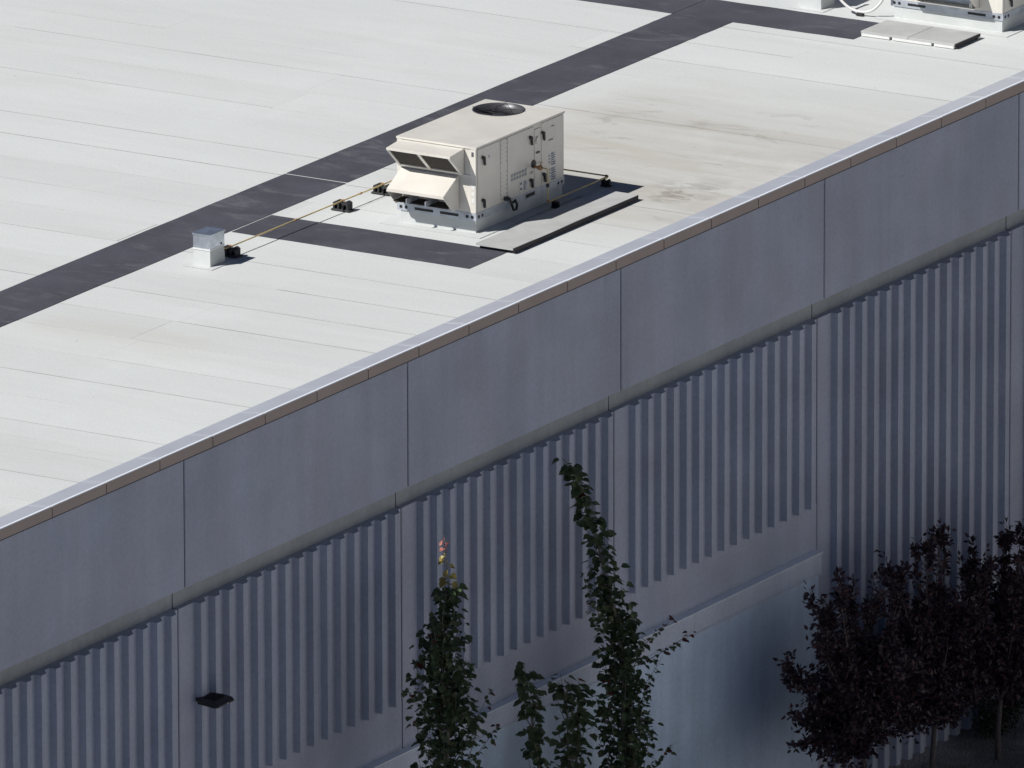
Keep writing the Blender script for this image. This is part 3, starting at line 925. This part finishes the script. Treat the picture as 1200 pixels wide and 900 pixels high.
def poplar(name, tabs, Y, label, seed, shoots=(), sun_tip=None, ylim=.5, dens=1.0, red_tip=False):
    rr = random.Random(seed)
    base = (tabs[0][-1][0], Y, 0)
    t = thing(name, base, label, "tree", "slim poplars in front of the wall")
    wood = MB(); crown = MB(); tipleaves = []
    def put(p, size, zrel, reddish=0, tip=False):
        """one leaf on a short stalk"""
        out = rv(rr); out.z = out.z*.35-.15
        d = Vector((out.x, out.y, -.35+rr.uniform(-.35, .35)))
        nrm = Vector((out.x*.8, out.y*.8-.25, rr.uniform(.1, .9)))
        q = p+out*size*rr.uniform(.1, .7)
        m = 0
        u = rr.random()
        if u < .20: m = 1
        if u < reddish: m = 2
        leaf_round(crown, q, d, nrm, size, m, rr)
    for tab in tabs:
        ztop = tab[0][1]
        # leader
        pts = []; z = .0
        while z < ztop:
            x, w = interp(tab, z); pts.append((x+.012*math.sin(z*5), Y+.012*math.cos(z*4), z)); z += .22
        pts.append((tab[0][0], Y, ztop))
        wood.tube(pts, [max(.004, .045*(1-p[2]/ztop)**.7) for p in pts], 7)
        zlow = tab[-1][1]-1.6
        # side branches rising steeply
        z = max(.7, zlow)
        nb = 0
        while z < (sun_tip-.2 if sun_tip else ztop-.25):
            x, w = interp(tab, z)
            for _ in range(2 if w > .25 else 1):
                a = rr.uniform(0, 2*math.pi)
                ln = rr.uniform(.5, 1.15)*(.35+w)
                zz = min((sun_tip-.06) if sun_tip else ztop-.15, z+ln)
                x2, w2 = interp(tab, zz)
                ox, oy = math.cos(a), math.sin(a)*(min(ylim, w)/max(w, .05))
                rad = w*rr.uniform(.3, 1.2)
                p0 = Vector((x, Y, z)); p2 = Vector((x2+ox*min(rad, w2*1.1), Y+oy*min(rad, w2*1.1), zz))
                p1 = Vector((x+ox*rad*.8, Y+oy*rad*.8, z+ln*.35))
                bp = [p0.lerp(p1, q).lerp(p1.lerp(p2, q), q) for q in (0, .25, .5, .75, 1)]
                wood.tube(bp, [.010, .008, .006, .004, .002], 5)
                nl = int(ln*(28 if w > .36 else 21 if w > .22 else 12)*dens)
                for i in range(nl):
                    q = rr.uniform(.12, 1.02)
                    pp = p0.lerp(p1, q).lerp(p1.lerp(p2, q), q)
                    sz = rr.uniform(.06, .15) if w > .22 else rr.uniform(.12, .18)
                    put(pp+rv(rr)*rr.uniform(0, .05), sz, zz/ztop, .004 if q < .9 else .03)
            z += rr.uniform(.05, .12)
        # leaves along the leader
        z = max(.9, zlow)
        while z < ztop:
            x, w = interp(tab, z)
            top = ztop-z
            if sun_tip and z > sun_tip:
                pass
            else:
                for _ in range(1 if w < .2 else 2):
                    a = rr.uniform(0, 2*math.pi); k = rr.uniform(.15, .9)*w
                    put(Vector((x+math.cos(a)*k, Y+math.sin(a)*min(k, ylim), z)), rr.uniform(.11, .17) if w < .2 else rr.uniform(.08, .14), z/ztop, .4 if (red_tip and top < .12) else .004)
            z += .034 if w < .2 else .03
    # separate outward shoots given as (x0, z0, x1, z1)
    for (xa, za, xb, zb, red) in shoots:
        p0 = Vector((xa, Y, za)); p2 = Vector((xb, Y-.12, zb)); p1 = p0.lerp(p2, .55)+Vector((0, 0, -.10))
        bp = [p0.lerp(p1, q/6).lerp(p1.lerp(p2, q/6), q/6) for q in range(7)]
        wood.tube(bp, [.008, .007, .006, .005, .004, .003, .002], 5)
        nl = int((p2-p0).length*24)
        for i in range(nl):
            q = rr.uniform(.15, 1)
            pp = p0.lerp(p1, q).lerp(p1.lerp(p2, q), q)
            put(pp+rv(rr)*.03, rr.uniform(.06, .10), 0, red if q > .7 else .03)
    wood.build("trunk", "trunk_pale", t, True)
    cr = crown.build("crown", ["leaf_green", "leaf_olive", "leaf_red"], t, kind="stuff")
    if sun_tip:
        tab = tabs[0]; ztop = tab[0][1]; z = sun_tip-.02; i = 0
        while z < ztop+.02:
            x, w = interp(tab, z)
            tt = (z-sun_tip)/(ztop-sun_tip)
            lm = MB()
            a = rr.uniform(0, 6.28)
            sz = .15*(1-tt)+.06*tt
            s_ = rr.choice((-1, 1))
            leaf_round(lm, Vector((x+s_*.02, Y+math.sin(a)*.03, z)), Vector((s_*rr.uniform(.4, 1), math.sin(a)*.4, rr.uniform(-.8, .1))), Vector((-.7, .2+rr.uniform(-.3, .3), .6)), sz, 0, rr)
            solidify(lm.build("leaf", "leaf_yellow" if tt < .68 else "leaf_pink", cr), .001)
            z += .045 if tt < .5 else .03; i += 1
    return t

T1 = [(4.286, 7.871, .02), (4.331, 7.556, .05), (4.375, 7.204, .12), (4.443, 6.794, .15), (4.25, 6.467, .31), (4.179, 5.833, .37), (4.34, 5.436, .44), (4.38, 4.82, .50), (4.356, 4.438, .50), (4.35, 2.4, .55)]
T1 = [(a+.25, b-.08, c) for a, b, c in T1]
poplar("poplar_tree", [T1], -1.50, "slim poplar with bright sunlit yellow and pink leaves at its tip", 3,
       shoots=[(4.45, 4.92, 3.27, 5.90, .05), (4.45, 4.52, 3.45, 5.37, .05), (4.75, 4.42, 5.58, 5.28, .5), (4.75, 4.12, 5.81, 4.71, .4), (4.50, 5.82, 4.0, 6.67, .3)], sun_tip=7.10)
T2 = [(8.768, 7.85, .02), (9.129, 7.414, .075), (9.467, 6.879, .13), (9.758, 6.288, .16), (10.026, 5.572, .22), (10.196, 5.139, .27), (10.392, 4.867, .31), (10.416, 4.039, .40), (10.465, 3.018, .53), (10.60, 2.671, .56), (10.6, 1.6, .55)]
poplar("poplar_tree", [T2], -.95, "tall poplar whose dark narrow tip leans left over the fluted wall", 5,
       shoots=[(10.637, 4.2, 12.22, 4.38, .5), (10.5, 4.4, 11.7, 4.74, .6), (10.5, 3.6, 11.40, 4.22, .2), (9.8, 5.2, 9.12, 6.02, .05), (9.95, 4.9, 9.3, 5.5, .05), (10.6, 2.4, 11.78, 2.80, .4), (10.2, 3.2, 9.75, 4.3, .1)], ylim=.45)
S1 = [(7.901, 4.976, .03), (8.019, 4.428, .11), (8.089, 3.93, .14), (8.304, 3.328, .19), (8.5, 1.2, .25)]
S2 = [(8.913, 4.534, .04), (9.081, 3.97, .16), (9.15, 3.307, .20), (8.9, 1.2, .25)]
S3 = [(9.42, 4.35, .03), (9.45, 3.9, .10), (9.40, 3.2, .15), (9.0, 1.0, .2)]
poplar("poplar_tree", [S1, S2, S3], -.8, "short young poplar with several thin stems between the two tall poplars", 8, ylim=.35, dens=.75, red_tip=True)

def plum(x, Y, hgt, rx, zc0, tops, label, seed, trunk_h, lean=0, n_in=5200):
    rr = random.Random(seed)
    t = thing("plum_tree", (x, Y, gz(x, Y)-.02), label, "tree", "dark purple plum trees by the right corner")
    wood = MB(); crown = MB()
    z0 = gz(x, Y)-.05
    tp = [(x+lean*q+.015*math.sin(q*7), Y+.02*math.sin(q*5), z0+(trunk_h-z0)*q) for q in (0, .25, .5, .75, 1)]
    wood.tube(tp, [.055, .048, .044, .042, .04], 9)
    top = Vector(tp[-1])
    def shoot(p0, p2, bow, r0, leaves, s0, s1):
        p1 = p0.lerp(p2, .5)+bow
        f = lambda q: p0.lerp(p1, q).lerp(p1.lerp(p2, q), q)
        wood.tube([f(q/5) for q in range(6)], [r0*(1-.85*q/5) for q in range(6)], 5)
        for i in range(leaves):
            q = rr.uniform(.1, 1.01); p = f(q)
            o = rv(rr); d = (o+Vector((0, 0, .35))).normalized()
            leaf_long(crown, p+o*rr.uniform(.0, .05), d, rv(rr)+Vector((0, 0, .6)), rr.uniform(s0, s1), 0, rr)
        return f
    # limbs to each named top, each limb throws side shoots
    for (tx, tz, spread) in tops:
        yy = Y+rr.uniform(-.45, .45)
        p2 = Vector((tx, yy, tz))
        f = shoot(top, p2, Vector((rr.uniform(-.15, .15), rr.uniform(-.1, .1), -.1)), .024, 95, .08, .13)
        for k in range(9):
            q = rr.uniform(.25, .95); p = f(q)
            e = p+Vector((rr.uniform(-1, 1)*spread, rr.uniform(-.5, .5)*min(spread, .7), rr.uniform(.1, .62)*spread+.08))
            e.z = min(e.z, tz-.02)
            shoot(p, e, Vector((0, 0, -.04)), .008, 38, .075, .12)
    # inner crown of leaf clumps, uneven
    clumps = []
    zmid, hz = (zc0+hgt)/2, (hgt-zc0)/2
    for k in range(120):
        v = rv(rr)*rr.uniform(.25, 1.0)
        clumps.append((Vector((x+lean+v.x*rx, Y+v.y*.62, zmid+v.z*hz*.78-.22)), rr.uniform(.10, .30)))
    for i in range(n_in):
        c, r = rr.choice(clumps)
        p = c+rv(rr)*r*rr.random()**.5
        if p.y > -.05: p.y = -.05-rr.random()*.1
        leaf_long(crown, p, rv(rr)+Vector((0, 0, -.1)), rv(rr)+Vector((0, 0, .7)), rr.uniform(.075, .125), 0, rr)
    for k in range(6):
        v = rv(rr); e = Vector((x+lean+v.x*rx*.9, Y+v.y*.5, zmid+v.z*hz*.7))
        wood.tube([top, top.lerp(e, .5)+Vector((0, 0, .05)), e], [.02, .012, .005], 5)
    wood.build("trunk", "trunk_plum", t, True)
    crown.mi = [1 if rr.random() < .08 else 0 for _ in crown.mi]
    crown.build("crown", ["leaf_plum", "leaf_maroon"], t, kind="stuff")
    return t
plum(16.95, -1.55, 3.86, 1.45, 1.3, [(15.17, 4.66, .2), (15.10, 4.36, .35), (14.45, 3.92, .25), (14.65, 3.36, .3), (14.80, 2.46, .4), (14.85, 2.06, .4), (15.55, 4.11, .2), (15.95, 4.11, .2), (16.72, 4.06, .2), (15.95, 3.56, .5), (17.25, 4.06, .4), (17.55, 3.86, .5), (16.95, 3.76, .5), (16.40, 4.21, .25), (15.65, 1.76, .45), (17.55, 1.96, .5)],
     "dark purple plum tree whose crown overlaps the end of the low wall", 21, 1.7, -.55, 8000)
plum(19.2, -1.25, 3.7, 1.6, .85, [(18.35, 4.05, .3), (18.0, 3.9, .35), (18.1, 3.7, .5), (18.75, 4.15, .16), (19.1, 4.05, .2), (19.36, 4.28, .14), (19.55, 4.1, .16), (19.8, 4.0, .2), (20.2, 4.02, .14), (20.5, 3.6, .45), (20.7, 3.4, .5), (18.1, 3.3, .5), (18.2, 1.6, .5), (20.2, 1.5, .5)],
     "tallest dark purple plum tree, middle one of three by the fluted wall", 22, 1.2, .0, 11000)
plum(21.33, -1.2, 3.3, 1.5, .9, [(20.75, 3.4, .2), (21.05, 3.6, .14), (21.2, 3.4, .18), (21.4, 3.3, .3), (21.85, 3.62, .14), (22.1, 3.5, .16), (22.3, 3.4, .3), (22.6, 2.9, .5), (20.5, 3.1, .4), (20.3, 2.6, .5), (22.8, 3.4, .3), (23.2, 2.6, .5), (22.7, 1.7, .5)],
     "dark purple plum tree with bare thin trunk standing in the gravel", 23, 1.0, .0, 11000)

# low dark hedge behind the gravel
hd = thing("hedge_shrub", (23.6, -.5, 0), "dark green low shrub against the foot of the fluted wall", "shrub")
rr = random.Random(5)
lm, st = MB(), MB()
for k in range(26):
    cx, cy, cz = 23.7+rr.uniform(-1.45, 1.5), -.5+rr.uniform(-.28, .25), rr.uniform(.15, .85)
    st.tube([(cx*.6+23.7*.4, -.5, -.02), (cx, cy, cz)], [.012, .004], 5)
    for i in range(240):
        p = Vector((cx, cy, cz))+rv(rr)*.26*rr.random()**.5
        if p.z < .02 or p.y > .03: continue
        leaf_long(lm, p, rv(rr), rv(rr)+Vector((0, 0, .6)), rr.uniform(.05, .085), 0, rr)
st.build("stem", "trunk_plum", hd)
lm.build("foliage", "leaf_hedge", hd, kind="stuff")
